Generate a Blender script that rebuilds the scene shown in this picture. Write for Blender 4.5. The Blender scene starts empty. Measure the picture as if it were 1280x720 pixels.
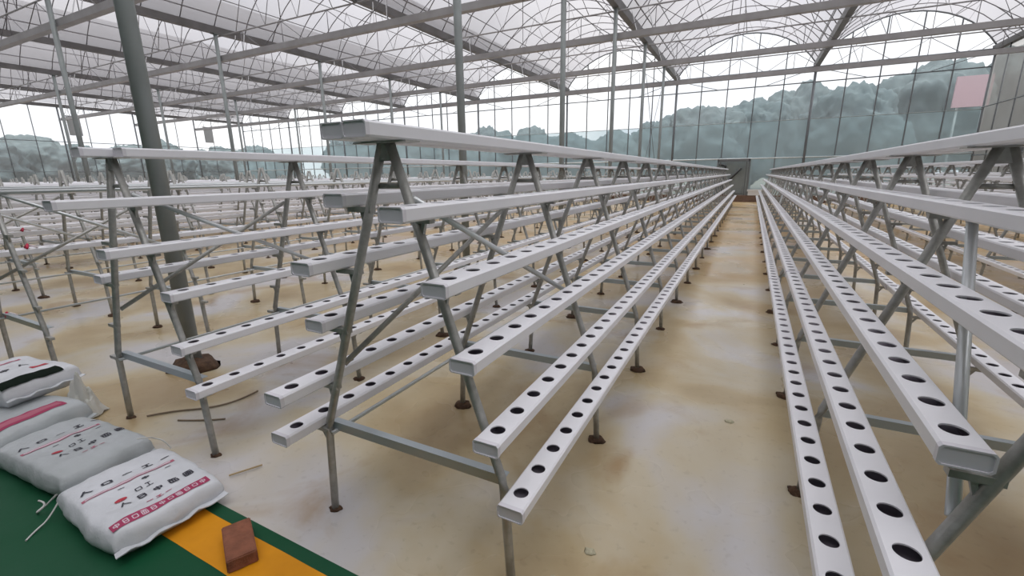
import bpy, bmesh, math, random
from mathutils import Vector, Matrix, noise
random.seed(7)
C = bpy.context.scene.collection
PI = math.pi

# ------------------------------------------------------------------ materials
def mat(name, base, rough=.5, metal=0., noise_scale=None, col2=None, bump=0., bump_scale=40., spec=.5, lo=.35, hi=.65, coord='Object'):
    m = bpy.data.materials.new(name); m.use_nodes = True
    nt = m.node_tree; b = nt.nodes['Principled BSDF']
    b.inputs['Base Color'].default_value = (*base, 1); b.inputs['Roughness'].default_value = rough
    b.inputs['Metallic'].default_value = metal; b.inputs['Specular IOR Level'].default_value = spec
    tc = nt.nodes.new('ShaderNodeTexCoord')
    if noise_scale:
        n = nt.nodes.new('ShaderNodeTexNoise'); n.inputs['Scale'].default_value = noise_scale; n.inputs['Detail'].default_value = 5
        r = nt.nodes.new('ShaderNodeValToRGB'); r.color_ramp.elements[0].position = lo; r.color_ramp.elements[1].position = hi
        r.color_ramp.elements[0].color = (*base, 1); r.color_ramp.elements[1].color = (*(col2 or base), 1)
        nt.links.new(tc.outputs[coord], n.inputs['Vector']); nt.links.new(n.outputs['Fac'], r.inputs['Fac'])
        nt.links.new(r.outputs['Color'], b.inputs['Base Color'])
    if bump:
        n2 = nt.nodes.new('ShaderNodeTexNoise'); n2.inputs['Scale'].default_value = bump_scale; n2.inputs['Detail'].default_value = 4
        bp = nt.nodes.new('ShaderNodeBump'); bp.inputs['Strength'].default_value = bump; bp.inputs['Distance'].default_value = .01
        nt.links.new(tc.outputs[coord], n2.inputs['Vector']); nt.links.new(n2.outputs['Fac'], bp.inputs['Height'])
        nt.links.new(bp.outputs['Normal'], b.inputs['Normal'])
    return m

def film(name, tint, transp, trans_col, gloss=.04, mottled=0.):
    """thin plastic film / sheet: part clear, part milky"""
    m = bpy.data.materials.new(name); m.use_nodes = True
    nt = m.node_tree; nt.nodes.remove(nt.nodes['Principled BSDF'])
    out = nt.nodes['Material Output']
    t = nt.nodes.new('ShaderNodeBsdfTransparent'); t.inputs['Color'].default_value = (*tint, 1)
    l = nt.nodes.new('ShaderNodeBsdfTranslucent'); l.inputs['Color'].default_value = (*trans_col, 1)
    d = nt.nodes.new('ShaderNodeBsdfDiffuse'); d.inputs['Color'].default_value = (*trans_col, 1)
    a = nt.nodes.new('ShaderNodeMixShader'); a.inputs[0].default_value = .3
    nt.links.new(l.outputs[0], a.inputs[1]); nt.links.new(d.outputs[0], a.inputs[2])
    x = nt.nodes.new('ShaderNodeMixShader'); x.inputs[0].default_value = 1 - transp
    nt.links.new(t.outputs[0], x.inputs[1]); nt.links.new(a.outputs[0], x.inputs[2])
    if mottled:
        tc = nt.nodes.new('ShaderNodeTexCoord'); n = nt.nodes.new('ShaderNodeTexNoise')
        n.inputs['Scale'].default_value = .35; n.inputs['Detail'].default_value = 3
        mr = nt.nodes.new('ShaderNodeMapRange'); mr.inputs['From Min'].default_value = .3; mr.inputs['From Max'].default_value = .7
        mr.inputs['To Min'].default_value = 1 - transp - mottled; mr.inputs['To Max'].default_value = 1 - transp + mottled
        nt.links.new(tc.outputs['Object'], n.inputs['Vector']); nt.links.new(n.outputs['Fac'], mr.inputs['Value'])
        nt.links.new(mr.outputs[0], x.inputs[0])
    g = nt.nodes.new('ShaderNodeBsdfGlossy'); g.inputs['Roughness'].default_value = .25
    y = nt.nodes.new('ShaderNodeMixShader'); y.inputs[0].default_value = gloss
    nt.links.new(x.outputs[0], y.inputs[1]); nt.links.new(g.outputs[0], y.inputs[2])
    nt.links.new(y.outputs[0], out.inputs['Surface'])
    return m

M = {}
M['channel'] = mat('white_plastic', (.82, .82, .86), .38, 0, 3.0, (.76, .77, .81), lo=.4, hi=.75)
M['cap'] = mat('cap_plastic', (.70, .69, .74), .5)
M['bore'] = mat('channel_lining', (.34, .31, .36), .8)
M['steel'] = mat('galvanised_steel', (.44, .44, .42), .42, .35, 30, (.33, .33, .31), bump=.15, bump_scale=60)
M['bright_steel'] = mat('bright_galvanised_steel', (.62, .65, .66), .35, .5)
M['blue_steel'] = mat('zinc_angle_bar', (.47, .53, .57), .35, .5)
M['post'] = mat('painted_post_steel', (.30, .33, .33), .5, .1, 4, (.26, .285, .28))
M['truss'] = mat('truss_steel', (.36, .35, .355), .5, .15, 2.5, (.30, .29, .29))
M['gutter'] = mat('gutter_steel', (.20, .195, .20), .5, .3, 2.0, (.15, .145, .145))
M['arch'] = mat('arch_tube_steel', (.22, .21, .22), .5, .3)
M['mullion'] = mat('mullion_steel', (.15, .16, .17), .5, .3)
M['mud'] = mat('dried_mud', (.11, .062, .035), .95, 0, 25, (.055, .03, .018), bump=.8, bump_scale=50)
M['roof'] = film('roof_film', (.82, .82, .85), .24, (.27, .267, .28), .03, .05)
M['pane'] = film('wall_sheet_lower', (.72, .82, .86), .48, (.40, .49, .52), .05, .10)
M['pane_upper'] = film('wall_sheet_upper', (.92, .94, .96), .74, (.52, .57, .60), .04, .10)
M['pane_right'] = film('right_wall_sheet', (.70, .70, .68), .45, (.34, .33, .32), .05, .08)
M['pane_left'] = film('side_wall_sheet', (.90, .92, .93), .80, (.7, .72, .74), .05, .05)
M['blockerwall'] = mat('light_blocker_grey', (.16, .17, .17), .8)
M['basewall'] = mat('base_wall_render', (.16, .10, .075), .85, 0, 6, (.11, .07, .05))
M['sill'] = mat('white_sill', (.62, .63, .64), .6)
M['brick'] = mat('red_brick', (.27, .10, .055), .85, 0, 18, (.18, .065, .035), bump=.5, bump_scale=70)
M['bag'] = mat('woven_sack', (.66, .68, .72), .42, 0, 5, (.58, .60, .63), bump=.35, bump_scale=28)
M['grey_bag'] = mat('grey_sack', (.47, .50, .52), .42, 0, 5, (.40, .43, .44), bump=.4, bump_scale=24)
M['ink'] = mat('black_print', (.035, .035, .05), .6)
M['red'] = mat('crimson_print', (.36, .03, .10), .55)
M['pink'] = mat('faded_red_print', (.45, .12, .18), .55)
M['logo'] = mat('red_print', (.45, .03, .05), .55)
M['bagtext'] = mat('pale_print', (.62, .5, .56), .6)
M['dark_green'] = mat('dark_green_print', (.008, .014, .010), .9, spec=.1)
M['string'] = mat('white_string', (.62, .62, .60), .8)
M['twig'] = mat('dry_twig', (.38, .28, .15), .8)
M['hose'] = mat('dark_hose', (.20, .15, .10), .6)
M['tape'] = mat('red_tape', (.55, .01, .06), .5)
M['tape_white'] = mat('white_tape', (.75, .68, .70), .5)
M['leaf'] = mat('leaves', (.060, .088, .092), .9, 0, 1.6, (.042, .066, .072), bump=.3, bump_scale=9)
M['leaf2'] = mat('pale_leaves', (.078, .105, .108), .9, 0, 1.2, (.055, .080, .085), bump=.3, bump_scale=9)
M['bark'] = mat('bark', (.06, .05, .04), .9)
M['ground'] = mat('outside_ground', (.10, .11, .09), .95, 0, .5, (.16, .14, .11))
M['pinkwall'] = mat('pink_board', (.40, .27, .30), .8)
M['greyplate'] = mat('grey_plate', (.36, .37, .37), .6)
M['dark'] = mat('dark_duct', (.03, .03, .03), .7)
M['stone'] = mat('pale_stone', (.45, .42, .30), .9, bump=.5)
M['tarpaulin'] = mat('clear_plastic_scrap', (.60, .60, .56), .3, bump=.8, bump_scale=15)

def floor_material():
    m = bpy.data.materials.new('stained_concrete'); m.use_nodes = True
    nt = m.node_tree; b = nt.nodes['Principled BSDF']; N = nt.nodes.new; L = nt.links.new
    tc = N('ShaderNodeTexCoord')
    def nz(scale, detail=4, sx=1, sy=1, dist=0.):
        mp = N('ShaderNodeMapping'); mp.inputs['Scale'].default_value = (sx, sy, 1); L(tc.outputs['Object'], mp.inputs['Vector'])
        n = N('ShaderNodeTexNoise'); n.inputs['Scale'].default_value = scale; n.inputs['Detail'].default_value = detail; n.inputs['Distortion'].default_value = dist
        L(mp.outputs[0], n.inputs['Vector']); return n
    def ramp(src, stops):
        r = N('ShaderNodeValToRGB'); e = r.color_ramp.elements
        e[0].position, e[0].color = stops[0][0], (*stops[0][1], 1); e[1].position, e[1].color = stops[-1][0], (*stops[-1][1], 1)
        for p, c in stops[1:-1]:
            x = e.new(p); x.color = (*c, 1)
        L(src.outputs['Fac'], r.inputs['Fac']); return r
    big = nz(.75, 5, 1, 1, .4)
    r1 = ramp(big, [(.36, (.37, .275, .15)), (.46, (.47, .38, .23)), (.52, (.52, .46, .34)), (.60, (.52, .505, .505)), (.75, (.56, .55, .58))])
    stain = nz(1.5, 6, 1, 1, .8)
    r2 = ramp(stain, [(.56, (0, 0, 0)), (.74, (1, 1, 1))])
    mx = N('ShaderNodeMix'); mx.data_type = 'RGBA'; mx.inputs['B'].default_value = (.33, .21, .095, 1)
    k = N('ShaderNodeMath'); k.operation = 'MULTIPLY'; k.inputs[1].default_value = .75
    L(r2.outputs[0], k.inputs[0]); L(k.outputs[0], mx.inputs['Factor']); L(r1.outputs[0], mx.inputs['A'])
    # orange silt lies thicker towards the far end of the floor (a stain of its own)
    sp = N('ShaderNodeSeparateXYZ'); L(tc.outputs['Object'], sp.inputs[0])
    mr = N('ShaderNodeMapRange'); mr.inputs['From Min'].default_value = 4.0; mr.inputs['From Max'].default_value = 11.0; mr.inputs['To Max'].default_value = .8
    L(sp.outputs['Y'], mr.inputs['Value'])
    silt = nz(.9, 3); sm = N('ShaderNodeMapRange'); sm.inputs['From Min'].default_value = .25; sm.inputs['From Max'].default_value = .6
    L(silt.outputs['Fac'], sm.inputs['Value']); mm = N('ShaderNodeMath'); mm.operation = 'MULTIPLY'; L(mr.outputs[0], mm.inputs[0]); L(sm.outputs[0], mm.inputs[1])
    mx2 = N('ShaderNodeMix'); mx2.data_type = 'RGBA'; mx2.inputs['B'].default_value = (.55, .36, .16, 1)
    L(mm.outputs[0], mx2.inputs['Factor']); L(mx.outputs['Result'], mx2.inputs['A'])
    # speckle
    sk = nz(26, 3); r3 = ramp(sk, [(.30, (.72, .70, .68)), (.40, (1, 1, 1))])
    mu = N('ShaderNodeMix'); mu.data_type = 'RGBA'; mu.blend_type = 'MULTIPLY'; mu.inputs['Factor'].default_value = .35
    L(mx2.outputs['Result'], mu.inputs['A']); L(r3.outputs[0], mu.inputs['B']); L(mu.outputs['Result'], b.inputs['Base Color'])
    rg = nz(1.1, 3); mr2 = N('ShaderNodeMapRange'); mr2.inputs['From Min'].default_value = .35; mr2.inputs['From Max'].default_value = .65
    mr2.inputs['To Min'].default_value = .20; mr2.inputs['To Max'].default_value = .48
    L(rg.outputs['Fac'], mr2.inputs['Value']); L(mr2.outputs[0], b.inputs['Roughness'])
    bn = nz(5, 3); bp = N('ShaderNodeBump'); bp.inputs['Strength'].default_value = .08; bp.inputs['Distance'].default_value = .02
    L(bn.outputs['Fac'], bp.inputs['Height']); L(bp.outputs[0], b.inputs['Normal'])
    return m
M['floor'] = floor_material()
M['green'] = mat('green_floor_paint', (.004, .070, .028), .5, 0, 2.2, (.018, .085, .045), bump=.05, spec=.2, lo=.4, hi=.8)
M['yellow'] = mat('yellow_floor_paint', (.72, .30, .012), .6, 0, 6, (.62, .25, .01), spec=.2)

# ------------------------------------------------------------------ mesh helpers
class MB:
    def __init__(s): s.v = []; s.f = []; s.m = []; s.sm = []
    def add(s, vs, fs, mi=0, smooth=False):
        b = len(s.v); s.v += [tuple(v) for v in vs]; s.f += [tuple(b + i for i in f) for f in fs]
        s.m += [mi] * len(fs); s.sm += [smooth] * len(fs)
    def box(s, x0, x1, y0, y1, z0, z1, mi=0):
        vs = [(x, y, z) for z in (z0, z1) for y in (y0, y1) for x in (x0, x1)]
        s.add(vs, [(0, 2, 3, 1), (4, 5, 7, 6), (0, 1, 5, 4), (2, 6, 7, 3), (0, 4, 6, 2), (1, 3, 7, 5)], mi)
    def tube(s, pts, r, n=8, mi=0, closed_ends=True, square=False, flat=None):
        """tube through points; square=True: square section, flat=(w,h) rectangular"""
        pts = [Vector(p) for p in pts]; rings = []
        up0 = Vector((0, 0, 1))
        for i, p in enumerate(pts):
            if i == 0: d = pts[1] - p
            elif i == len(pts) - 1: d = p - pts[i - 1]
            else: d = ((pts[i + 1] - p).normalized() + (p - pts[i - 1]).normalized())
            d.normalize()
            up = up0 if abs(d.z) < .97 else Vector((0, 1, 0))
            a = d.cross(up).normalized(); b = a.cross(d).normalized()
            rr = r[i] if isinstance(r, (list, tuple)) else r
            if flat:
                w, h = flat[0] / 2, flat[1] / 2; rings.append([p + a * sx * w + b * sz * h for sx, sz in ((-1, -1), (1, -1), (1, 1), (-1, 1))])
            elif square: rings.append([p + a * sx * rr + b * sz * rr for sx, sz in ((-1, -1), (1, -1), (1, 1), (-1, 1))])
            else: rings.append([p + a * math.cos(2 * PI * k / n) * rr + b * math.sin(2 * PI * k / n) * rr for k in range(n)])
        k = len(rings[0]); vs = [v for r_ in rings for v in r_]; fs = []
        for i in range(len(rings) - 1):
            for j in range(k):
                fs.append((i * k + j, i * k + (j + 1) % k, (i + 1) * k + (j + 1) % k, (i + 1) * k + j))
        if closed_ends:
            fs.append(tuple(reversed(range(k)))); fs.append(tuple((len(rings) - 1) * k + j for j in range(k)))
        s.add(vs, fs, mi, smooth=not (square or flat))
    def mesh(s, name, mats):
        me = bpy.data.meshes.new(name); me.from_pydata(s.v, [], s.f)
        for m_ in (mats if isinstance(mats, (list, tuple)) else [mats]): me.materials.append(m_)
        me.polygons.foreach_set('material_index', s.m); me.polygons.foreach_set('use_smooth', s.sm)
        me.validate(); me.update(); return me

def link(name, me, parent=None, loc=(0, 0, 0), rot=None):
    o = bpy.data.objects.new(name, me); C.objects.link(o); o.location = loc
    if rot: o.rotation_euler = rot
    if parent: o.parent = parent
    return o
def empty(name, loc=(0, 0, 0), rz=0):
    o = bpy.data.objects.new(name, None); C.objects.link(o); o.location = loc; o.rotation_euler = (0, 0, rz); o.empty_display_size = .2
    return o
def tag(o, label=None, cat=None, group=None, kind=None):
    if label: o['label'] = label
    if cat: o['category'] = cat
    if group: o['group'] = group
    if kind: o['kind'] = kind
    return o

ORD = ['first', 'second', 'third', 'fourth', 'fifth', 'sixth', 'seventh', 'eighth', 'ninth', 'tenth', 'eleventh', 'twelfth',
       'thirteenth', 'fourteenth', 'fifteenth', 'sixteenth', 'seventeenth', 'eighteenth', 'nineteenth', 'twentieth', 'twenty-first', 'twenty-second']

# ------------------------------------------------------------------ key dimensions (metres)
YE = 25.74                       # glazed end wall
GX = [7.95 - 5.87 * j for j in range(9)]   # gutter lines; last one is the left wall
XL, XR = GX[8], GX[0]
BAY = [1.81 + 3.988 * n for n in range(7)]
ZG = 5.9
YB = -4.0                        # roof and floor run on behind the camera

# ------------------------------------------------------------------ floor
mb = MB(); nx, ny = 1, 1
mb.box(XL - .2, XR + .2, .956, YE + .3, -.2, 0)
tag(link('floor', mb.mesh('floor', M['floor'])), 'tan and grey stained concrete floor under the racks', kind='structure')
mb = MB(); mb.box(XL - .2, XR + .2, YB, .956, -.2, .002)
walk = tag(link('floor', mb.mesh('walkway', M['green'])), 'green painted walkway at the near end of the floor', kind='structure')
mb = MB()
n = 240
vs, fs = [], []
for i in range(n + 1):
    x = -8 + 14 * i / n
    vs += [(x, .733 + .004 * noise.noise((x * 5, 0, 1)), .0035), (x, .902 + .004 * noise.noise((x * 5, 0, 7)), .0035)]
for i in range(n): fs.append((2 * i, 2 * i + 2, 2 * i + 3, 2 * i + 1))
mb.add(vs, fs); link('yellow_stripe', mb.mesh('yellow_stripe', M['yellow']), walk)

# ------------------------------------------------------------------ growing channels
CW, CH = .09, .045
def channel_mesh(name, length, seg, capped):
    """rectangular hollow trough, holes every 140 mm along the top, runs along +Y from 0, top at z=0"""
    mb = MB(); hw = CW / 2; r = .006; hx = hw - r; P = .14; n = int((length - .02) / P); off = .01
    z = 0.0
    # bevelled outer shell (top left open for the cells)
    prof = [(hx, 0), (hw, -r), (hw, -CH + r), (hx, -CH), (-hx, -CH), (-hw, -CH + r), (-hw, -r), (-hx, 0)]
    ys = [0, length]
    vs = [(x, y, zz) for y in ys for x, zz in prof]; k = len(prof)
    mb.add(vs, [(j, j + 1, k + j + 1, k + j) for j in range(k - 1)], 0)
    # top: flat strip ends + cells with a round hole
    mb.add([(-hx, 0, 0), (hx, 0, 0), (hx, off, 0), (-hx, off, 0)], [(0, 1, 2, 3)], 0)
    q = seg // 4; rad = .0255; hy = P / 2
    outer = []
    for side in range(4):
        for i in range(q):
            t = -1 + 2 * i / q
            outer.append([(1, t), (-t, 1), (-1, -t), (t, -1)][side])
    for c in range(n):
        cy = off + P * (c + .5); vs, fs = [], []
        for (a, b) in outer: vs.append((a * hx, cy + b * hy, 0))
        for (a, b) in outer:
            l = math.hypot(a, b); vs.append((a / l * rad, cy + b / l * rad, 0))
        for (a, b) in outer:
            l = math.hypot(a, b); vs.append((a / l * rad, cy + b / l * rad, -.004))
        s_ = len(outer)
        for j in range(s_):
            j2 = (j + 1) % s_
            fs.append((j, j2, s_ + j2, s_ + j)); fs.append((s_ + j, s_ + j2, 2 * s_ + j2, 2 * s_ + j))
        mb.add(vs, fs, 0)
    ye = off + P * n
    if ye < length - 1e-4: mb.add([(-hx, ye, 0), (hx, ye, 0), (hx, length, 0), (-hx, length, 0)], [(0, 1, 2, 3)], 0)
    # dark lining
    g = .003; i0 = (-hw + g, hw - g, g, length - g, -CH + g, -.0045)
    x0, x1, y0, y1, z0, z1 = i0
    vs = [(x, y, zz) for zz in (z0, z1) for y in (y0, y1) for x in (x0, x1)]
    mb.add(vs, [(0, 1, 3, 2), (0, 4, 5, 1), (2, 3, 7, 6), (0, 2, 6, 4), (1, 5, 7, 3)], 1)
    # end faces
    for y, rev in ((0, False), (length, True)):
        f = tuple(range(k)); mb.add([(x, y, zz) for x, zz in prof], [f if not rev else tuple(reversed(f))], 0)
    me = mb.mesh(name, [M['channel'], M['bore']])
    bm = bmesh.new(); bm.from_mesh(me); bmesh.ops.remove_doubles(bm, verts=bm.verts, dist=1e-5); bm.to_mesh(me); bm.free()
    return me
LEN = 22.4
ch_near = channel_mesh('channel_near', LEN, 24, True)
ch_far = channel_mesh('channel_far', LEN, 8, True)
def cap_mesh():
    mb = MB(); hw = CW / 2 + .001; r = .006; hx = hw - r; h = CH + .001
    prof = [(hx, 0.001), (hw, -r), (hw, -h + r), (hx, -h), (-hx, -h), (-hw, -h + r), (-hw, -r), (-hx, 0.001)]
    inn = [(x * .90, (z + CH / 2) * .84 - CH / 2) for x, z in prof]; k = 8
    vs = [(x, .012, z) for x, z in prof] + [(x, -.004, z) for x, z in prof] + [(x, -.004, z) for x, z in inn] + [(x, -.001, z) for x, z in inn]
    fs = []
    for a in range(3):
        for j in range(k): fs.append((a * k + j, (a + 1) * k + j, (a + 1) * k + (j + 1) % k, a * k + (j + 1) % k))
    fs.append(tuple(3 * k + j for j in range(k)))
    mb.add(vs, fs, 0)
    return mb.mesh('end_cap', M['cap'])
cap_me = cap_mesh()
def sleeve_mesh():
    mb = MB(); hw = CW / 2 + .003
    prof = [(hw, .003), (hw, -CH - .003), (-hw, -CH - .003), (-hw, .003)]
    vs = [(x, y, z) for y in (0, .05) for x, z in prof]
    mb.add(vs, [(0, 1, 5, 4), (1, 2, 6, 5), (2, 3, 7, 6), (3, 0, 4, 7), (3, 2, 1, 0), (4, 5, 6, 7)])
    return mb.mesh('joint_sleeve', M['cap'])
sleeve_me = sleeve_mesh()

OFF = [.487, .408, .326, .252, .162, .05]
ZT = [.43, .645, .9, 1.14, 1.366, 1.605]
TIER = ['lowest', 'second-lowest', 'third-lowest', 'fourth-lowest', 'fifth-lowest', 'top']

# ------------------------------------------------------------------ rack frame parts
R_LEG = .0165; BL = .435
def leg_off(z, s):
    b = .41 if s > 0 else BL
    if z <= .42: return b + .025 - .025 * z / .42
    return b - (z - .42) / 1.135 * (b - .016)
def leg_mesh(s, seg):
    mb = MB()
    pts = [(s * leg_off(z, s), 0, z) for z in (0, .22, .40, .44, .9, 1.555)]
    mb.tube(pts, R_LEG, seg)
    dz = .03 if s < 0 and BL > .42 else 0
    do = .02 if s < 0 and BL > .42 else 0
    for o, zt in list(zip(OFF, ZT))[:5]:
        zb = zt + dz - CH - .001
        a, b = leg_off(zb, s) - .01, o + do + .005
        x0, x1 = sorted((s * a, s * b))
        mb.box(x0, x1, -.014, .014, zb - .018, zb)
        # small gusset below the arm
        g0, g1 = s * a, s * min(b, a + .05)
        mb.tube([(s * leg_off(zb - .07, s), 0, zb - .07), (g1, 0, zb - .012)], .006, 4, square=True)
    return mb.mesh('leg', M['steel'])
legs = {(s, d): leg_mesh(s, 10 if d else 6) for s in (1, -1) for d in (0, 1)}
BL = .435
def cross_mesh():
    mb = MB(); z = .425; a, b = -leg_off(z, -1), leg_off(z, 1)
    w = .024                                      # L-section bar
    mb.box(a, b, .014, .018, z - w, z + w * .6); mb.box(a, b, .018, .046, z + w * .6 - .004, z + w * .6)
    return mb.mesh('crossbar', M['blue_steel'])
def tie_mesh():
    mb = MB(); z = 1.42; mb.tube([(-leg_off(z, -1), .012, z), (leg_off(z, 1), .012, z)], .011, 6)
    return mb.mesh('tie_bar', M['steel'])
def apex_mesh():
    mb = MB(); z = 1.605 - CH - .001
    mb.box(-.11, .11, -.035, .035, z - .005, z); mb.box(-.03, .03, -.012, .012, z - .06, z - .003)
    return mb.mesh('channel_saddle', M['steel'])
cross_me, tie_me, apex_me = cross_mesh(), tie_mesh(), apex_mesh()
BL = .394
legs_r = {(s, d): leg_mesh(s, 10 if d else 6) for s in (1, -1) for d in (0, 1)}; cross_r = cross_mesh(); tie_r = tie_mesh()
BL = .435
def clump(seed, r):
    bm = bmesh.new(); bmesh.ops.create_icosphere(bm, subdivisions=3, radius=1)
    for v in bm.verts:
        d = 1 + .35 * noise.noise(v.co * 1.6 + Vector((seed, 0, 0))) + .15 * noise.noise(v.co * 5 + Vector((0, seed, 0)))
        v.co = Vector((v.co.x * r * 1.25 * d, v.co.y * r * d, max(0, v.co.z) * r * .55 * d))
    for f in bm.faces: f.smooth = True
    me = bpy.data.meshes.new('mud_foot'); bm.to_mesh(me); bm.free(); me.materials.append(M['mud']); return me
clumps = [clump(i * 3.1, r) for i, r in enumerate((.035, .048, .04, .055))]

small_clump = clump(5.5, .024)
racks = []   # (centre x, words, near?)
racks.append((.765, 'first rack right of the aisle', 2)); racks.append((-1.06, 'first rack left of the aisle', 2))
racks.append((-2.86, 'second rack left of the aisle', 2))
for i, x in enumerate((3.02, 4.82, 6.62)): racks.append((x, f'{ORD[i+1]} rack right of the aisle', 1))
k = 2
for j in range(2, 8):
    for d in (.94, 2.74, 4.54):
        if GX[j] - d > XL + .6:
            k_ = k; k += 1
            racks.append((GX[j] - d, f'{ORD[k_]} rack left of the aisle', 1 if k_ < 7 else 0))

START = {  # near ends read off the photograph, (rack, side): six tiers from the bottom
    ('first rack left of the aisle', 1): [1.072, 1.065, 1.075, 1.052, .992, .994],
    ('first rack left of the aisle', -1): [.995, .943, 1.093, 1.01, 1.10, 1.005],
    ('second rack left of the aisle', 1): [1.092, 1.104, 1.142, .957, .847, 1.19],
    ('second rack left of the aisle', -1): [1.02, 1.06, 1.134, 1.08, 1.12, 1.06],
    ('first rack right of the aisle', -1): [.86, .87, 1.13, .98, .95, .97],
    ('first rack right of the aisle', 1): [1.0, 1.04, 1.02, .97, 1.0, .99],
}
FR = 1.04
RANK = {1: ['only one'], 3: ['lowest', 'middle', 'highest'], 5: ['lowest', 'second-lowest', 'middle one', 'second-highest', 'highest'], 6: TIER}
RANK[2] = ['lower of two', 'upper of two']
def tiers(cx, s):
    """which tiers carry a channel: the racks far to the left are still being fitted out"""
    if cx < -2 and cx > -3 and s < 0: return (2, 5)
    if cx > -3: return (0, 1, 2, 3, 4, 5)
    if cx > -6: return (2,) if s < 0 else ()
    if cx > -8: return (2, 3) if s < 0 else (4,)
    if cx > -9: return (2, 3, 4) if s < 0 else (2, 4)
    return (0, 1, 2, 3, 4)
for (cx, words, det) in racks:
    side_of = 'right' if 'right' in words else 'left'
    root = tag(empty('growing_rack', (cx, 1.174, 0)), f'galvanised steel A-frame stand carrying channels, {words}', 'rack', 'long A-frame growing racks')
    NF = 21; BL = .394 if cx > 0 else .435
    if cx > 0: root.scale = (1, 1, .979)
    LG, CR, TI = (legs_r, cross_r, tie_r) if cx > 0 else (legs, cross_me, tie_me)
    for kf in range(NF):
        y = kf * FR
        for s in (1, -1):
            lg = link('leg', LG[(s, 1 if det == 2 and kf < 6 else 0)], root, (0, y, 0))
            if det and (kf < 12):
                cm = clumps[(kf * 3 + (s > 0) + int(abs(cx) * 10)) % 4] if kf else small_clump
                c = link('mud_foot', cm, lg, (s * leg_off(0, s), 0, 0)); c['label'] = 'brown mud lump around the foot'
        link('crossbar', CR, root, (0, y, 0))
        if det:
            link('tie_bar', TI, root, (0, y, 0))
            if cx > -3: link('channel_saddle', apex_me, root, (0, y, 0))
    ymax = (NF - 1) * FR
    if det:
        for y0 in (0, 8 * FR, 16 * FR):
            mb = MB(); a, b = .015, 0
            mb.tube([(leg_off(1.38, 1) + .0, y0 + .02, 1.38), (leg_off(.84, 1) + .0, y0 + FR - .02, .84)], .012, 8)
            link('brace', mb.mesh('brace', M['bright_steel']), root)
            mb = MB()
            mb.tube([(-leg_off(.72, -1), y0 + .02, .72), (-.165, y0 + .66, 1.325) if cx > 0 else (-leg_off(1.28, -1), y0 + FR - .02, 1.28)], .014 if cx > 0 else .012, 8)
            link('brace', mb.mesh('brace', M['bright_steel'] if cx > 0 else M['steel']), root)
    if cx < 0:
     mb = MB(); mb.tube([(-leg_off(.4, -1) + .028, -.01, .4), (-leg_off(.4, -1) + .028, ymax, .4)], .010, 6)
     link('side_rail', mb.mesh('side_rail', M['bright_steel']), root)
    if -9 < cx < -3:
        mb = MB(); mb.tube([(.09, -.3, 1.375), (.09, ymax, 1.375)], .013, 8); link('upper_rail', mb.mesh('upper_rail', M['bright_steel']), root)
    for s in (1, -1):
        st = START.get((words, s))
        for t in range(6):
            if t not in tiers(cx, s): continue
            o = OFF[t]; zt = ZT[t]
            if s < 0:
                if t < 5: o += .02; zt += .03
            y0 = st[t] if st else 1.0 + .14 * (random.random() - .4)
            if cx > 0:
                zt = [.43, .66, .905, 1.14, 1.35, 1.572][t]
                o = [.465, .390, .322, .254, .162, .05][t] if s < 0 else OFF[t]
            x = cx + s * o
            c = link('growing_channel', ch_near if det == 2 else ch_far, None, (x, y0, zt))
            tag(c, f'white hole-punched channel, {RANK[len(tiers(cx, s))][tiers(cx, s).index(t)]} on {"right" if s > 0 else "left"} flank of {words}', 'channel', f'channels on the {words}')
            if det:
                link('end_cap', cap_me, c, (0, 0, 0))
            if det == 2 and t in (0, 1, 2):
                jy = (4.15, 3.35, 6.2)[t] if cx > 0 else (6.3, 5.2, 7.4)[t]
                link('joint_sleeve', sleeve_me, c, (0, jy, 0))

# ------------------------------------------------------------------ posts, gutters, trusses
def post_mesh(r, h, n=20):
    mb = MB(); mb.tube([(0, 0, 0), (0, 0, h)], r, n)
    mb.box(-.09, .09, -.09, .09, h - .012, h + .0)
    return mb.mesh('post', M['post'])
pm = post_mesh(.056, ZG - .01)
pb = clump(11.3, .15); pb.name = 'post_footing'
for j in (2, 4, 6):
    for i, y in enumerate(BAY[:6]):
        p = link('support_post', pm, None, (GX[j], y, 0))
        row = {2: 'first', 4: 'second', 6: 'third'}[j] + ' row left of the aisle'
        tag(p, f'tall grey round steel post, {ORD[i]} along the {row}', 'post', 'posts under the roof gutters')
        if j == 2:
            f = link('mud_footing', pb, p); f['label'] = 'brown mud covered concrete footing'
r = tag(empty('cross_brace', (GX[2], 0, 0)), 'thin crossed steel rods between the two farthest posts left of the aisle', 'brace')
for (ya, yb) in ((BAY[4], BAY[5]), (BAY[5], BAY[4])):
    mb = MB(); mb.tube([(.075 if ya < yb else -.075, ya, 4.9), (.075 if ya < yb else -.075, yb, .4)], .010, 6); link('brace_rod', mb.mesh('brace_rod', M['mullion']), r)
for j, x in enumerate(GX):
    mb = MB()
    prof = [(-.13, 6.08), (-.09, ZG), (.09, ZG), (.13, 6.08), (.11, 6.08), (.075, ZG + .02), (-.075, ZG + .02), (-.11, 6.08)]
    vs = [(x + a, y, z) for y in (YB, YE) for a, z in prof]
    mb.add(vs, [(i, (i + 1) % 8, 8 + (i + 1) % 8, 8 + i) for i in range(8)] + [tuple(range(8)), tuple(reversed(range(8, 16)))])
    g = link('roof_gutter', mb.mesh('roof_gutter', M['gutter']), None)
    w = 'along the right side wall' if j == 0 else 'along the left side wall' if j == 8 else 'right of the aisle' if j == 1 else f'overhead, {ORD[j-2]} one left of the aisle'
    tag(g, f'long dark steel gutter {w}', 'gutter', 'roof gutters')

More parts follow.
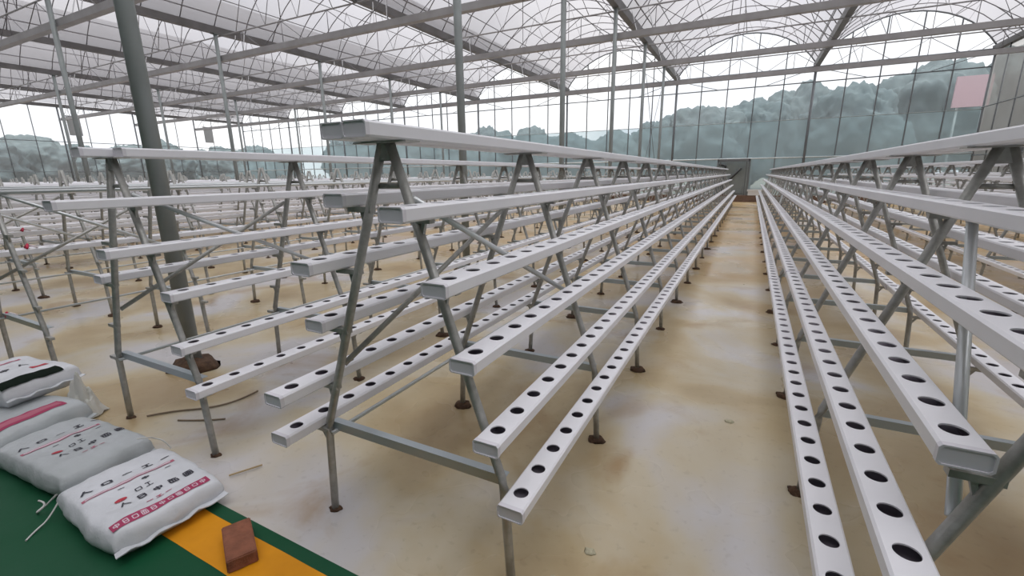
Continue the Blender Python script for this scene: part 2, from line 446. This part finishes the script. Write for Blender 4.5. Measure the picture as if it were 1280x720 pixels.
ARC_H = 1.62; SPAN = 5.87
RAD = SPAN ** 2 / (8 * ARC_H) + ARC_H / 2
def arc_z(dx):   # dx from the middle of the span
    return 6.08 + math.sqrt(max(0, RAD * RAD - dx * dx)) - (RAD - ARC_H)
ZC, ZU = 5.2, 5.86
for i, y in enumerate(BAY[:6]):
    yy = y + .15
    names = ['nearest', 'second-nearest', 'third-nearest', 'fourth-nearest', 'fifth-nearest', 'farthest']
    root = tag(empty('roof_truss', (0, yy, 0)), f'grey lattice roof truss crossing the whole house, {names[i]} to the camera', 'truss', 'roof trusses')
    mb = MB(); mb.box(XL, XR, -.085, .085, ZC - .08, ZC + .08); link('bottom_chord', mb.mesh('bottom_chord', M['truss']), root)
    mb = MB(); mb.tube([(XL, 0, ZU), (XR, 0, ZU)], .022, 8); link('top_chord', mb.mesh('top_chord', M['truss']), root)
    for j in range(8):
        xr, xl = GX[j], GX[j + 1]; N = 6
        pts = []
        for q in range(N + 1):
            xx = xl + .12 + (SPAN - .24) * q / N
            pts.append((xx, 0, ZC + .05 if q % 2 == 0 else ZU))
        mb = MB(); mb.tube(pts, .011, 6)
        for q in range(1, N, 2): mb.tube([(pts[q][0], 0, ZC + .05), (pts[q][0], 0, ZU)], .010, 6)
        link('lattice_web', mb.mesh('lattice_web', M['arch']), root)
        mb = MB(); cxm = (xl + xr) / 2; pts = []
        for q, f in enumerate((-.36, -.24, -.12, 0, .12, .24, .36)):
            dx = f * SPAN; pts.append((cxm + dx, 0, ZU if q % 2 == 0 else arc_z(dx) - .02))
        mb.tube(pts, .011, 6)
        mb.tube([(cxm, 0, ZU), (cxm, 0, arc_z(0))], .011, 6)
        link('arch_strut', mb.mesh('arch_strut', M['arch']), root)
        for dx in (.55, 1.0):
            mb = MB(); mb.tube([(xl + dx, .04, ZC + .10), (xl + dx - .22, .3, ZU + .05)], .008, 5, square=True)
            link('strap', mb.mesh('strap', M['sill']), root)

# ------------------------------------------------------------------ roof: one vault per span
arch_me = None
for j in range(8):
    xr, xl = GX[j], GX[j + 1]; cxm = (xl + xr) / 2
    root = tag(empty('ceiling', (cxm, 0, 0)), None, kind='structure')
    mb = MB(); N = 20; vs, fs = [], []
    a0 = math.asin(SPAN / 2 / RAD)
    ys = [YB, 2, 10, 18, YE]
    for y in ys:
        for q in range(N + 1):
            a = -a0 + 2 * a0 * q / N; vs.append((RAD * math.sin(a), y, arc_z(RAD * math.sin(a)) + .03))
    for r in range(len(ys) - 1):
        for q in range(N):
            b = r * (N + 1) + q; fs.append((b, b + 1, b + N + 2, b + N + 1))
    mb.add(vs, fs, 0, True); link('roof_film', mb.mesh('roof_film', M['roof']), root)
    if arch_me is None:
        mb = MB(); mb.tube([(RAD * math.sin(-a0 + 2 * a0 * q / 16), 0, arc_z(RAD * math.sin(-a0 + 2 * a0 * q / 16))) for q in range(17)], .0155, 6)
        arch_me = mb.mesh('roof_arch', M['arch'])
    y = BAY[0] - 4 * .997
    while y < YE - .1:
        link('roof_arch', arch_me, root, (0, y, 0)); y += .997
    for f, r in ((-.46, .020), (-.40, .014), (-.25, .012), (0, .016), (.25, .012), (.40, .014), (.46, .020)):
        dx = f * SPAN; mb = MB(); mb.tube([(dx, YB, arc_z(dx) - .025), (dx, YE - .05, arc_z(dx) - .025)], r, 6)
        link('purlin', mb.mesh('purlin', M['arch']), root)
    # long thin lines running beside the gutter
    mb = MB(); mb.tube([(SPAN / 2 - .42, YB, 6.0), (SPAN / 2 - .42, YE - .1, 6.0)], .014, 6)
    link('drive_shaft', mb.mesh('drive_shaft', M['gutter']), root)

# ------------------------------------------------------------------ end wall (glazed)
wall = tag(empty('wall_back', (0, YE, 0)), 'glazed end wall of tall clouded sheets', kind='structure')
DX0, DX1 = -1.56, -.13
mb = MB()
def quad(mb, x0, x1, z0, z1, y=.0):
    mb.add([(x0, y, z0), (x1, y, z0), (x1, y, z1), (x0, y, z1)], [(0, 1, 2, 3)])
quad(mb, XL, DX0, .35, 2.08); quad(mb, DX1, XR, .35, 2.08); quad(mb, XL, XR, 2.08, 3.77)
me = mb.mesh('wall_sheet', M['pane']); link('wall_sheet', me, wall)
mb = MB(); quad(mb, XL, XR, 3.77, 6.06); link('upper_sheet', mb.mesh('upper_sheet', M['pane_upper']), wall)
for j in range(8):
    xr, xl = GX[j], GX[j + 1]; cxm = (xl + xr) / 2
    mb = MB(); N = 20; vs, fs = [], []
    for q in range(N + 1):
        dx = -SPAN / 2 + SPAN * q / N; vs += [(cxm + dx, 0, 6.06), (cxm + dx, 0, arc_z(dx))]
    for q in range(N): fs.append((2 * q, 2 * q + 2, 2 * q + 3, 2 * q + 1))
    mb.add(vs, fs); link('gable_sheet', mb.mesh('gable_sheet', M['pane_left']), wall)
    mb = MB(); mb.tube([(cxm + RAD * math.sin(-a0 + 2 * a0 * q / 16), -.02, arc_z(RAD * math.sin(-a0 + 2 * a0 * q / 16))) for q in range(17)], .03, 6)
    link('gable_arch', mb.mesh('gable_arch', M['mullion']), wall)
    for q in range(1, 5):
        x = xl + SPAN * q / 5; mb = MB(); mb.tube([(x, -.04, 0.3), (x, -.04, arc_z(x - cxm))], .022, 4, square=True)
        link('mullion', mb.mesh('mullion', M['mullion']), wall)
    for (xa, za, xb, zb) in ((xl + .05, 5.9, xl + 1.95, 5.33), (xr - .05, 5.9, xr - 1.95, 5.33)):
        mb = MB(); mb.tube([(xa, -.06, za), (xb, -.06, zb)], .014, 5); link('knee_brace', mb.mesh('knee_brace', M['mullion']), wall)
for x in GX:
    mb = MB(); mb.tube([(x, -.05, 0), (x, -.05, 5.95)], .055, 12); link('wall_post', mb.mesh('wall_post', M['mullion']), wall)
for z, r, mm in ((5.95, .045, 'mullion'), (5.33, .026, 'mullion'), (3.77, .016, 'post'), (2.09, .035, 'bright_steel')):
    mb = MB(); mb.tube([(XL, -.06, z), (XR, -.06, z)], r, 6); link('wall_rail', mb.mesh('wall_rail', M[mm]), wall)
mb = MB(); mb.box(XL, XR, -.1, .1, 0, .33); link('base_wall', mb.mesh('base_wall', M['basewall']), wall)
mb = MB(); mb.box(DX1, 1.0, -.13, -.07, .52, .62); mb.box(DX1 + .05, .95, -.11, -.07, .33, .54); s_ = link('door_sill', mb.mesh('door_sill', M['sill']), wall)
mb = MB(); mb.box(DX0 - .03, DX0 + .03, -.09, .0, .33, 2.09); mb.box(DX1 - .05, DX1 + .03, -.09, .0, .33, 2.09); mb.box(DX0, DX1, -.09, 0, 1.95, 2.07)
link('opening_frame', mb.mesh('opening_frame', M['mullion']), wall)
# dark duct with a cranked pipe standing just outside the opening
duct = tag(empty('vent_duct', (-.85, YE + .55, 0)), 'dark ventilation duct seen through the low opening at the end of the aisle', 'duct')
mb = MB(); mb.box(-.85, .85, 0, .6, 0, 2.1); mb.box(-.7, .7, -.05, 0, .4, 1.9, 0); link('duct_box', mb.mesh('duct_box', M['post']), duct)
mb = MB(); mb.tube([(-.65, -.15, 1.85), (-.35, -.2, 1.75), (-.45, -.2, 1.2), (-.2, -.2, 1.0), (.35, -.2, 1.65)], .06, 8); mb.tube([(-.45, -.2, 1.2), (-.4, -.2, .0)], .05, 8)
link('cranked_pipe', mb.mesh('cranked_pipe', M['dark']), duct)

# side walls
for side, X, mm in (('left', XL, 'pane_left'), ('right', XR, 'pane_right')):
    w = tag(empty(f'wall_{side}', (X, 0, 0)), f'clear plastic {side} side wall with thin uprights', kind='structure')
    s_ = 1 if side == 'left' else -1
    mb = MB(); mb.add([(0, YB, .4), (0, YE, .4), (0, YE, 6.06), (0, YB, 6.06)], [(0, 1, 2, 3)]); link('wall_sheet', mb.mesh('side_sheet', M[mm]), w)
    for i, y in enumerate([YE - 1.33 * q for q in range(1, 25)]):
        mb = MB(); big = (i % 3 == 2); mb.tube([(s_ * .04, y, .3), (s_ * .04, y, 5.95)], .045 if big else .024, 6)
        link('mullion', mb.mesh('mullion', M['mullion']), w)
    for z, r in ((3.84, .022), (5.95, .05), (2.0, .02)):
        mb = MB(); mb.tube([(s_ * .05, YB, z), (s_ * .05, YE, z)], r, 6); link('wall_rail', mb.mesh('wall_rail', M['mullion']), w)
    mb = MB(); mb.box(-.1, .1, YB, YE, 0, .4); link('base_wall', mb.mesh('base_wall', M['basewall']), w)
for i, y in enumerate((14.4, 18.6, 22.7)):
    r = tag(empty('wall_flap', (XL + .12, y, 4.25)), f'small grey flap hanging high on the left side wall, {("nearest","middle","farthest")[i]} of three', 'flap', 'grey flaps on the left side wall')
    mb = MB(); mb.box(0, .05, -.33, .33, 0, 1.15); link('flap_sheet', mb.mesh('flap_sheet', M['greyplate']), r)
    mb = MB(); mb.tube([(.02, -.4, 1.17), (.02, .4, 1.17)], .03, 6); link('flap_bar', mb.mesh('flap_bar', M['mullion']), r)

mb = MB(); mb.box(XL, XR, YB - .2, YB, 0, 8)  # unseen opaque wall, added to darken the channel ends facing the camera
tag(link('wall_light_blocker', mb.mesh('wall_light_blocker', M['blockerwall'])), 'unseen grey wall added behind the camera to block light', kind='structure')

# ------------------------------------------------------------------ outside
mb = MB(); mb.box(-220, 160, -160, 260, -.4, -.2)
tag(link('ground', mb.mesh('ground', M['ground'])), 'ground outside the greenhouse', kind='structure')
def tree(x, y, h, w, m_, label, seed, group):
    h /= 1.05; w *= 1.12; root = tag(empty('tree', (x, y, -.2)), label, 'tree', group)
    bm = bmesh.new(); bmesh.ops.create_icosphere(bm, subdivisions=5, radius=1)
    sv = Vector((seed * 7.3, seed * 1.7, 0))
    for v in bm.verts:
        c = v.co.copy()
        d = 1 + .30 * noise.noise(c * 1.3 + sv) + .15 * noise.noise(c * 3.1 + sv) + .08 * noise.noise(c * 8 + sv) + .09 * noise.noise(c * 17 + sv)
        c = c * d
        v.co = Vector((c.x * w, c.y * w * .8, h * .56 + c.z * h * .46))
    for f_ in bm.faces: f_.smooth = True
    me = bpy.data.meshes.new('crown'); bm.to_mesh(me); bm.free(); me.materials.append(M[m_]); link('crown', me, root)
    mb = MB(); mb.tube([(0, 0, -.1), (.1, 0, h * .25), (0, .05, h * .5)], [.18, .14, .08], 8); link('trunk', mb.mesh('trunk', M['bark']), root)
far = [(-26, 40, 5.7, 3.0), (-21.5, 38, 5.9, 2.9), (-17.8, 39, 5.6, 2.8), (-14, 38, 5.0, 2.8), (-10.4, 39, 5.0, 2.6), (-6.6, 38, 5.7, 2.8),
       (-3.4, 37.5, 6.5, 2.8), (-.4, 38, 6.9, 2.8), (2.6, 38, 7.2, 2.9), (5.4, 38, 7.0, 2.8), (8.6, 37, 7.9, 3.2), (12.6, 37, 8.2, 3.4), (-31, 41, 6.0, 3.0), (-36, 41, 6.6, 3.2), (-41, 40, 6.6, 3.2)]
for i, (x, y, h, w) in enumerate(sorted(far)):
    q = 1 + .19 * (i % 3); y *= q; x *= q; h = 1.45 + (h - 1.45) * q; w *= .95
    tree(x, y, h, w, ('leaf', 'leaf2')[i % 2], f'hazy dark bushy tree behind the end wall, {ORD[i]} from the left', i + 1, 'trees behind the end wall')
for i in range(12):
    q = 1 + .17 * (i % 3)
    tree(-50 * q, (3 + i * 3.1) * q, 1.45 + (3.3 + .35 * math.sin(i * 2.1)) * q, 2.9, ('leaf', 'leaf2')[(i + 1) % 2], f'blurred low tree beyond the left side wall, {ORD[i]} from the near end', 40 + i, 'trees beyond the left wall')
for i in range(8):
    tree(15 + 10 * (i % 2), 8 + i * 4.2, 8.0, 3.2, 'leaf2', f'dim tree beyond the right side wall, {ORD[i]} from the near end', 70 + i, 'trees beyond the right wall')
BX, BZ = 8.95, 1.35
mb = MB(); mb.box(-.95, .32, 0, .12, 2.9, 4.25); b_ = link('hoarding', None, None, (BX, 29.5, BZ))
bd = link('board', mb.mesh('board', M['pinkwall']), b_)
mb = MB(); mb.tube([(-.7, .18, -1.55), (-.7, .18, 3.8)], .05, 8); link('pole', mb.mesh('pole', M['post']), b_)
mb = MB(); mb.tube([(.2, .18, -1.55), (.2, .18, 3.8)], .05, 8); link('pole', mb.mesh('pole', M['post']), b_)
tag(b_, 'faded pink board outside the right end of the end wall', 'board')

# ------------------------------------------------------------------ sacks
def sack(name, loc, rz, a, b, h, seed, material, label, tilt=(0, 0), lumps=.012):
    """a: half length along local x, b: half width along local y. returns root and top height function"""
    root = tag(empty(name, loc, rz), label, 'sack', 'fertiliser sacks on the walkway')
    root.rotation_euler = (tilt[0], tilt[1], rz)
    def top(u, v):
        e = (1 - abs(u) ** 8) ** .45 * (1 - abs(v) ** 8) ** .45 if abs(u) < 1 and abs(v) < 1 else 0
        p = Vector((u * 2.0 + seed, v * 1.6, seed))
        z = h * (.68 + .32 * e) + lumps * noise.noise(p) + .35 * lumps * noise.noise(p * 3.1) * 1
        return z
    def xy(u, v):
        p = Vector((u * 1.3 + seed, v * 1.3, 9.))
        k = 1 - .05 * (abs(u) ** 3) * (abs(v) ** 3)
        return (a * u * k + .010 * noise.noise(p * 2), b * v * k + .010 * noise.noise(p * 2 + Vector((5, 0, 0))))
    NU, NV = 56, 44; vs = []; fs = []
    for i in range(NU + 1):
        for j in range(NV + 1):
            u, v = -1 + 2 * i / NU, -1 + 2 * j / NV
            x, y = xy(u, v); vs.append((x, y, top(u, v)))
    def id_(i, j): return i * (NV + 1) + j
    for i in range(NU):
        for j in range(NV): fs.append((id_(i, j), id_(i + 1, j), id_(i + 1, j + 1), id_(i, j + 1)))
    rim = [(i, 0) for i in range(NU)] + [(NU, j) for j in range(NV)] + [(i, NV) for i in range(NU, 0, -1)] + [(0, j) for j in range(NV, 0, -1)]
    prev = [id_(*r) for r in rim]; K = len(rim); levels = 5
    for l in range(1, levels + 1):
        t = l / levels; cur = []
        for q, (i, j) in enumerate(rim):
            x, y, z = vs[id_(i, j)]
            bulge = math.sin(t * PI) * .022 - .03 * t
            wr = .007 * noise.noise(Vector((x * 14 + seed, y * 14, t * 3.)))
            ln = math.hypot(x, y); s2 = 1 + (bulge + wr) / ln
            cur.append(len(vs)); vs.append((x * s2, y * s2, z * (1 - t)))
        for q in range(K):
            fs.append((prev[q], cur[q], cur[(q + 1) % K], prev[(q + 1) % K]))
        prev = cur
    fs.append(tuple(reversed(prev)))
    mb = MB(); mb.add(vs, fs, 0, True)
    link('sack_body', mb.mesh('sack_body', material), root)
    def surf(x, y, lift=.0022):
        u, v = max(-.99, min(.99, x / a)), max(-.99, min(.99, y / b)); return (x, y, top(u, v) + lift)
    # sewn seam flange along the far short side
    mb = MB(); pts = []
    for q in range(21):
        v = -.96 + 1.92 * q / 20; pts.append((a + .008 + .004 * math.sin(q * 1.7), b * v, h * .36 + .006 * math.sin(q)))
    mb.tube(pts, .006, 6, flat=(.035, .004)); link('sewn_seam', mb.mesh('sewn_seam', material), root)
    return root, surf
def patch(root, surf, rects, material, name, label=None, off=.0022):
    """flat printed bars (x0,y0,x1,y1 in sack coordinates) laid on the sack's top"""
    mb = MB()
    for (x0, y0, x1, y1) in rects:
        n1 = max(1, int(abs(x1 - x0) / .012)); n2 = max(1, int(abs(y1 - y0) / .012)); vs, fs = [], []
        for i in range(n1 + 1):
            for j in range(n2 + 1): vs.append(surf(x0 + (x1 - x0) * i / n1, y0 + (y1 - y0) * j / n2, off))
        for i in range(n1):
            for j in range(n2): fs.append((i * (n2 + 1) + j, (i + 1) * (n2 + 1) + j, (i + 1) * (n2 + 1) + j + 1, i * (n2 + 1) + j + 1))
        mb.add(vs, fs)
    o = link(name, mb.mesh(name, material), root)
    if label: o['label'] = label
    return o
# glyphs as strokes on a 0..1 square (x right, y up)
GL = {
 'ren': [((.5, .95), (.1, .05)), ((.45, .65), (.95, .05))],
 'ri': [((.2, .9), (.2, .1)), ((.8, .9), (.8, .1)), ((.2, .9), (.8, .9)), ((.2, .5), (.8, .5)), ((.2, .1), (.8, .1))],
 'kou': [((.15, .85), (.15, .2)), ((.85, .85), (.85, .2)), ((.15, .85), (.85, .85)), ((.15, .2), (.85, .2))],
 'zhong': [((.15, .75), (.15, .35)), ((.85, .75), (.85, .35)), ((.15, .75), (.85, .75)), ((.15, .35), (.85, .35)), ((.5, 1), (.5, 0))],
 'mian': [((.05, .95), (.95, .95)), ((.1, .7), (.1, .05)), ((.9, .7), (.9, .05)), ((.1, .7), (.9, .7)), ((.37, .7), (.37, .05)), ((.63, .7), (.63, .05)), ((.1, .05), (.9, .05)), ((.5, .95), (.45, .7))],
 'hua': [((.05, .95), (.95, .95)), ((.1, .8), (.1, .05)), ((.9, .8), (.9, .05)), ((.1, .05), (.9, .05)), ((.3, .75), (.3, .25)), ((.7, .75), (.7, .25)), ((.3, .75), (.7, .75)), ((.3, .5), (.7, .5)), ((.3, .25), (.7, .25)), ((.5, .95), (.5, .25))],
 'yi': [((.1, .5), (.9, .55))],
 'gong': [((.15, .9), (.85, .9)), ((.5, .9), (.5, .1)), ((.05, .1), (.95, .1))],
}
def glyphs(root, surf, seq, x_base, y0, step, size, wide, material, name, rot=0, thick=.10):
    """characters run along local +y, their tops point to local -x"""
    mb = MB()
    for q, g in enumerate(seq):
        for (ax, ay), (bx, by) in GL[g]:
            p = Vector((ax, ay)); r = Vector((bx, by)); d = (r - p).normalized(); nrm = Vector((-d.y, d.x)) * thick / 2
            vs = []
            for t in (0, .5, 1):
                m_ = p.lerp(r, t)
                for sgn in (1, -1):
                    c = m_ + nrm * sgn; vs.append(surf(x_base - c.y * size, y0 + q * step + c.x * wide, .0028))
            mb.add(vs, [(0, 1, 3, 2), (2, 3, 5, 4)])
    return link(name, mb.mesh(name, material), root)
# front sack: long side away to the left
s1, f1 = sack('fertiliser_sack', (-2.31, .79, .003), math.radians(-3), .29, .215, .125, 1.3, M['bag'],
              'white printed sack lying frontmost on the yellow stripe, beside the brick')
def sack_print(s, f, a, b, faded=False, title=True):
    glyphs(s, f, ['ren', 'kou', 'yi', 'gong', 'yi'], -.36 * a, -.80 * b, .075, .032, .045, M['ink'], 'black_characters', thick=.20)
    patch(s, f, [(-.22 * a, -.85 * b, -.15 * a, .75 * b)], M['pink'], 'red_title_strip', off=.0022)
    patch(s, f, [(-.205 * a, -.80 * b, -.165 * a, .68 * b)], M['bagtext'], 'strip_fill', off=.0030)
    glyphs(s, f, ['yi', 'zhong', 'yi'], -.02 * a, -.35 * b, .09, .018, .03, M['ink'], 'small_characters', thick=.25)
    mb = MB(); n_ = 20; vs = [f(.22 * a, -.42 * b, .003)]
    for q in range(n_): vs.append(f(.22 * a + .013 * math.cos(2 * PI * q / n_) * (1 - .2 * math.sin(2 * PI * q / n_)), -.42 * b + .022 * math.sin(2 * PI * q / n_), .003))
    mb.add(vs, [(0, 1 + q, 1 + (q + 1) % n_) for q in range(n_)]); link('red_emblem', mb.mesh('red_emblem', M['logo']), s)
    glyphs(s, f, ['kou', 'gong'], .20 * a, -.16 * b, .038, .028, .03, M['ink'], 'maker_characters', thick=.13)
    glyphs(s, f, ['ren', 'ri', 'zhong', 'mian', 'hua'], .44 * a, -.52 * b, .060, .036, .038, M['ink'], 'large_characters', thick=.17)
    glyphs(s, f, ['yi', 'gong', 'yi'], .62 * a, -.20 * b, .035, .018, .03, M['pink'], 'pale_characters', thick=.25)
sack_print(s1, f1, .29, .215)
patch(s1, f1, [(.74 * .29, -.86 * .215, .88 * .29, .80 * .215)], M['red'], 'crimson_band', off=.0024)
glyphs(s1, f1, ['zhong', 'ri', 'kou', 'mian', 'ri', 'zhong', 'kou', 'hua', 'ri', 'kou', 'zhong'], .86 * .29, -.83 * .215, .0315, .026, .024, M['bagtext'], 'band_characters', thick=.16)
# string ties
def cord(name, pts, r, material, label, cat='string', parent=None):
    cu = bpy.data.curves.new(name, 'CURVE'); cu.dimensions = '3D'; sp = cu.splines.new('NURBS'); sp.points.add(len(pts) - 1)
    for i, p in enumerate(pts): sp.points[i].co = (*p, 1)
    sp.order_u = 3; sp.use_endpoint_u = True; cu.bevel_depth = r; cu.bevel_resolution = 2
    tmp = bpy.data.objects.new(name + '_c', cu); C.objects.link(tmp); dg = bpy.context.evaluated_depsgraph_get()
    me = bpy.data.meshes.new_from_object(tmp.evaluated_get(dg)); bpy.data.objects.remove(tmp); me.materials.clear(); me.materials.append(material)
    o = link(name, me, parent)
    if not parent: tag(o, label, cat)
    return o
s2, f2 = sack('fertiliser_sack', (-3.01, .80, .003), math.radians(4), .335, .20, .135, 4.9, M['grey_bag'],
              'greyish printed sack with a folded left corner, behind the frontmost sack')
sack_print(s2, f2, .32, .20)
s3, f3 = sack('fertiliser_sack', (-3.72, .74, .003), math.radians(14), .36, .23, .17, 8.1, M['grey_bag'],
              'grey sack with a red outlined strip, under the torn sack at left edge')
patch(s3, f3, [(.60 * .34, -1.0 * .22, .86 * .34, .66 * .22)], M['red'], 'red_outlined_strip', off=.003)
patch(s3, f3, [(.66 * .34, -.97 * .22, .80 * .34, .60 * .22)], M['pink'], 'strip_fill', off=.0045)
s4, f4 = sack('fertiliser_sack', (-3.99, .88, .175), math.radians(12), .30, .20, .14, 12.4, M['bag'],
              'white printed sack lying topmost at the left edge of the photo')
patch(s4, f4, [(-.45 * .3, -.8 * .2, -.38 * .3, .6 * .2)], M['pink'], 'red_title_strip')
glyphs(s4, f4, ['mian', 'zhong', 'ren'], .12 * .3, -.7 * .2, .085, .045, .05, M['ink'], 'black_characters', thick=.2)
patch(s4, f4, [(.34 * .3, .20 * .2, .46 * .3, .62 * .2)], M['logo'], 'red_emblem')
patch(s4, f4, [(.72 * .3, -.95 * .2, .97 * .3, .55 * .2)], M['dark_green'], 'dark_green_panel', off=.004)
# crumpled clear plastic flap beside the topmost sack
def crumple(name, loc, w, d, h, seed, material, label, cat, rz=0):
    vs, fs = [], []; N = 22
    for i in range(N + 1):
        for j in range(N + 1):
            u, v = i / N - .5, j / N - .5; p = Vector((u * 4 + seed, v * 4, 0))
            z = h * (1 - (2 * u) ** 2) * (1 - (2 * v) ** 2) * (.6 + .8 * abs(noise.noise(p))) + .02 * abs(noise.noise(p * 3))
            vs.append((u * w * (1 + .2 * noise.noise(p * .7)), v * d * (1 + .2 * noise.noise(p * .7 + Vector((9, 0, 0)))), z + .004))
    K = len(vs)
    for i in range(N):
        for j in range(N): b = i * (N + 1) + j; fs.append((b, b + N + 1, b + N + 2, b + 1))
    mb = MB(); mb.add(vs, fs, 0, False); me = mb.mesh(name, material); o = link(name, me, None, loc, (0, 0, rz))
    so = o.modifiers.new('thick', 'SOLIDIFY'); so.thickness = .003; so.offset = 1
    return tag(o, label, cat)
crumple('plastic_scrap', (-3.62, 1.06, .0), .18, .14, .28, 3.0, M['tarpaulin'], 'crumpled pale plastic wrap standing behind the stacked sacks', 'plastic wrap', .5)

cord('sack_string', [(-2.60, .60, .10), (-2.66, .56, .03), (-2.70, .54, .006), (-2.74, .60, .006), (-2.80, .585, .006)], .004, M['string'], 'white string lying on the green walkway at the front sack corner')
cord('sack_string', [(-2.58, .60, .08), (-2.57, .55, .02), (-2.56, .50, .006), (-2.52, .46, .006)], .0035, M['string'], 'white string hanging down from the front sack to the walkway')
cord('sack_string', [(-2.68, .95, .155), (-2.65, .99, .15), (-2.68, 1.02, .12), (-2.64, 1.05, .10), (-2.62, 1.06, .05)], .0035, M['string'], 'white sewing thread curling between the two nearest sacks')
# twig + crumpled scrap near the sack
cord('twig', [(-2.17, 1.09, .012), (-2.13, 1.15, .016), (-2.10, 1.22, .012)], .0045, M['twig'], 'short dry twig on the concrete behind the front sack', 'twig')
cord('drip_hose', [(-3.23, 1.22, .008), (-3.15, 1.33, .008), (-2.98, 1.45, .008), (-2.9, 1.60, .008), (-2.92, 1.75, .008)], .006, M['hose'], 'thin dark hose on the floor beside the big post', 'hose')
cord('drip_hose', [(-3.0, 1.28, .006), (-2.86, 1.34, .006), (-2.75, 1.42, .006)], .005, M['hose'], 'short dark hose end under the second rack', 'hose')

# brick
mb = MB(); bw, bl, bh = .105, .215, .055
bm = bmesh.new(); bmesh.ops.create_cube(bm, size=1)
for v in bm.verts: v.co = Vector((v.co.x * bl, v.co.y * bw, v.co.z * bh + bh / 2))
bmesh.ops.bevel(bm, geom=list(bm.edges), offset=.004, segments=2, affect='EDGES')
bmesh.ops.subdivide_edges(bm, edges=bm.edges, cuts=2, use_grid_fill=True)
for v in bm.verts: v.co += Vector((noise.noise(v.co * 30), noise.noise(v.co * 30 + Vector((3, 0, 0))), noise.noise(v.co * 30 + Vector((0, 5, 0))))) * .0022 * (1 if v.co.z > .003 else 0)
me = bpy.data.meshes.new('brick'); bm.to_mesh(me); bm.free(); me.materials.append(M['brick'])
tag(link('brick', me, None, (-1.673, .832, .0045), (0, 0, math.radians(-27))), 'reddish brown brick lying on the yellow floor stripe', 'brick')

# bits of stone and debris on the floor
for i, (x, y, r, w) in enumerate([(-.42, 1.45, .018, 'beside the second foot right of the front channel'), (-.50, 1.27, .014, 'under the lowest channel of the nearest rack'),
                                   (.03, 2.75, .02, 'alone in the middle of the aisle'), (.52, 1.35, .016, 'under the rack right of the aisle')]):
    me = clump(20 + i, r).copy(); me.materials.clear(); me.materials.append(M['stone'])
    tag(link('stone_chip', me, None, (x, y, 0)), f'small pale stone chip {w}', 'stone')
TY = (1.9, 1.4, 1.2)
# red and white tape knots on the third rack left
c3 = GX[2] - .94
for i, (x, y, z, w) in enumerate([(c3 - 1.8 - .342, TY[0], .931, 'channel of the fourth rack left'), (c3 - .342, TY[1], .931, 'channel of the third rack left'), (c3 - .408, TY[2], .412, 'low rail of the third rack left')]):
    r = tag(empty('tape_knot', (x, y, z)), f'red and white tape knot on the {w}', 'tape', 'tape knots')
    mb = MB(); mb.tube([(-.03, 0, .005), (0, .01, .03), (.02, 0, .012), (.045, -.01, .006)], .009, 6); link('red_ribbon', mb.mesh('red_ribbon', M['tape']), r)
    mb = MB(); mb.tube([(-.045, 0, .006), (-.01, .03, .02), (.045, .05, .006)], .007, 6); link('white_ribbon', mb.mesh('white_ribbon', M['tape_white']), r)

# ------------------------------------------------------------------ light
w = bpy.data.worlds.new('overcast'); bpy.context.scene.world = w; w.use_nodes = True
nt = w.node_tree; bg = nt.nodes['Background']
tc = nt.nodes.new('ShaderNodeTexCoord'); nz = nt.nodes.new('ShaderNodeTexNoise'); nz.inputs['Scale'].default_value = 2.5; nz.inputs['Detail'].default_value = 3
rp = nt.nodes.new('ShaderNodeValToRGB'); rp.color_ramp.elements[0].color = (.80, .82, .88, 1); rp.color_ramp.elements[1].color = (1, .985, .98, 1)
rp.color_ramp.elements[0].position = .3; rp.color_ramp.elements[1].position = .6
nt.links.new(tc.outputs['Generated'], nz.inputs['Vector']); nt.links.new(nz.outputs['Fac'], rp.inputs['Fac']); nt.links.new(rp.outputs[0], bg.inputs['Color'])
bg.inputs['Strength'].default_value = 1.15
sun = bpy.data.lights.new('overcast_sun', 'SUN'); sun.energy = 5.2; sun.angle = math.radians(70); sun.color = (1, .98, .96)
so = bpy.data.objects.new('overcast_sun', sun); C.objects.link(so); so.rotation_euler = (math.radians(12), math.radians(14), 0)

# ------------------------------------------------------------------ camera
cam = bpy.data.cameras.new('camera'); co = bpy.data.objects.new('camera', cam); C.objects.link(co)
f, yaw, pitch, roll = 564.876, .478213, .244946, .0126309
fw = Vector((-math.sin(yaw) * math.cos(pitch), math.cos(yaw) * math.cos(pitch), -math.sin(pitch)))
rt = Vector((math.cos(yaw), math.sin(yaw), 0)); dn = fw.cross(rt)
r2 = math.cos(roll) * rt + math.sin(roll) * dn; d2 = -math.sin(roll) * rt + math.cos(roll) * dn
R = Matrix((r2, -d2, -fw)).transposed()
co.matrix_world = Matrix.Translation((0, 0, 1.45)) @ R.to_4x4()
cam.sensor_width = 36; cam.lens = f / 1280 * 36; cam.clip_start = .05; cam.clip_end = 600
sc = bpy.context.scene; sc.camera = co
sc.view_settings.view_transform = 'Standard'; sc.view_settings.look = 'None'; sc.view_settings.exposure = .52; sc.view_settings.gamma = 1
sc.view_settings.use_curve_mapping = False
sc.cycles.transparent_max_bounces = 24; sc.cycles.max_bounces = 10; sc.cycles.use_denoising = True
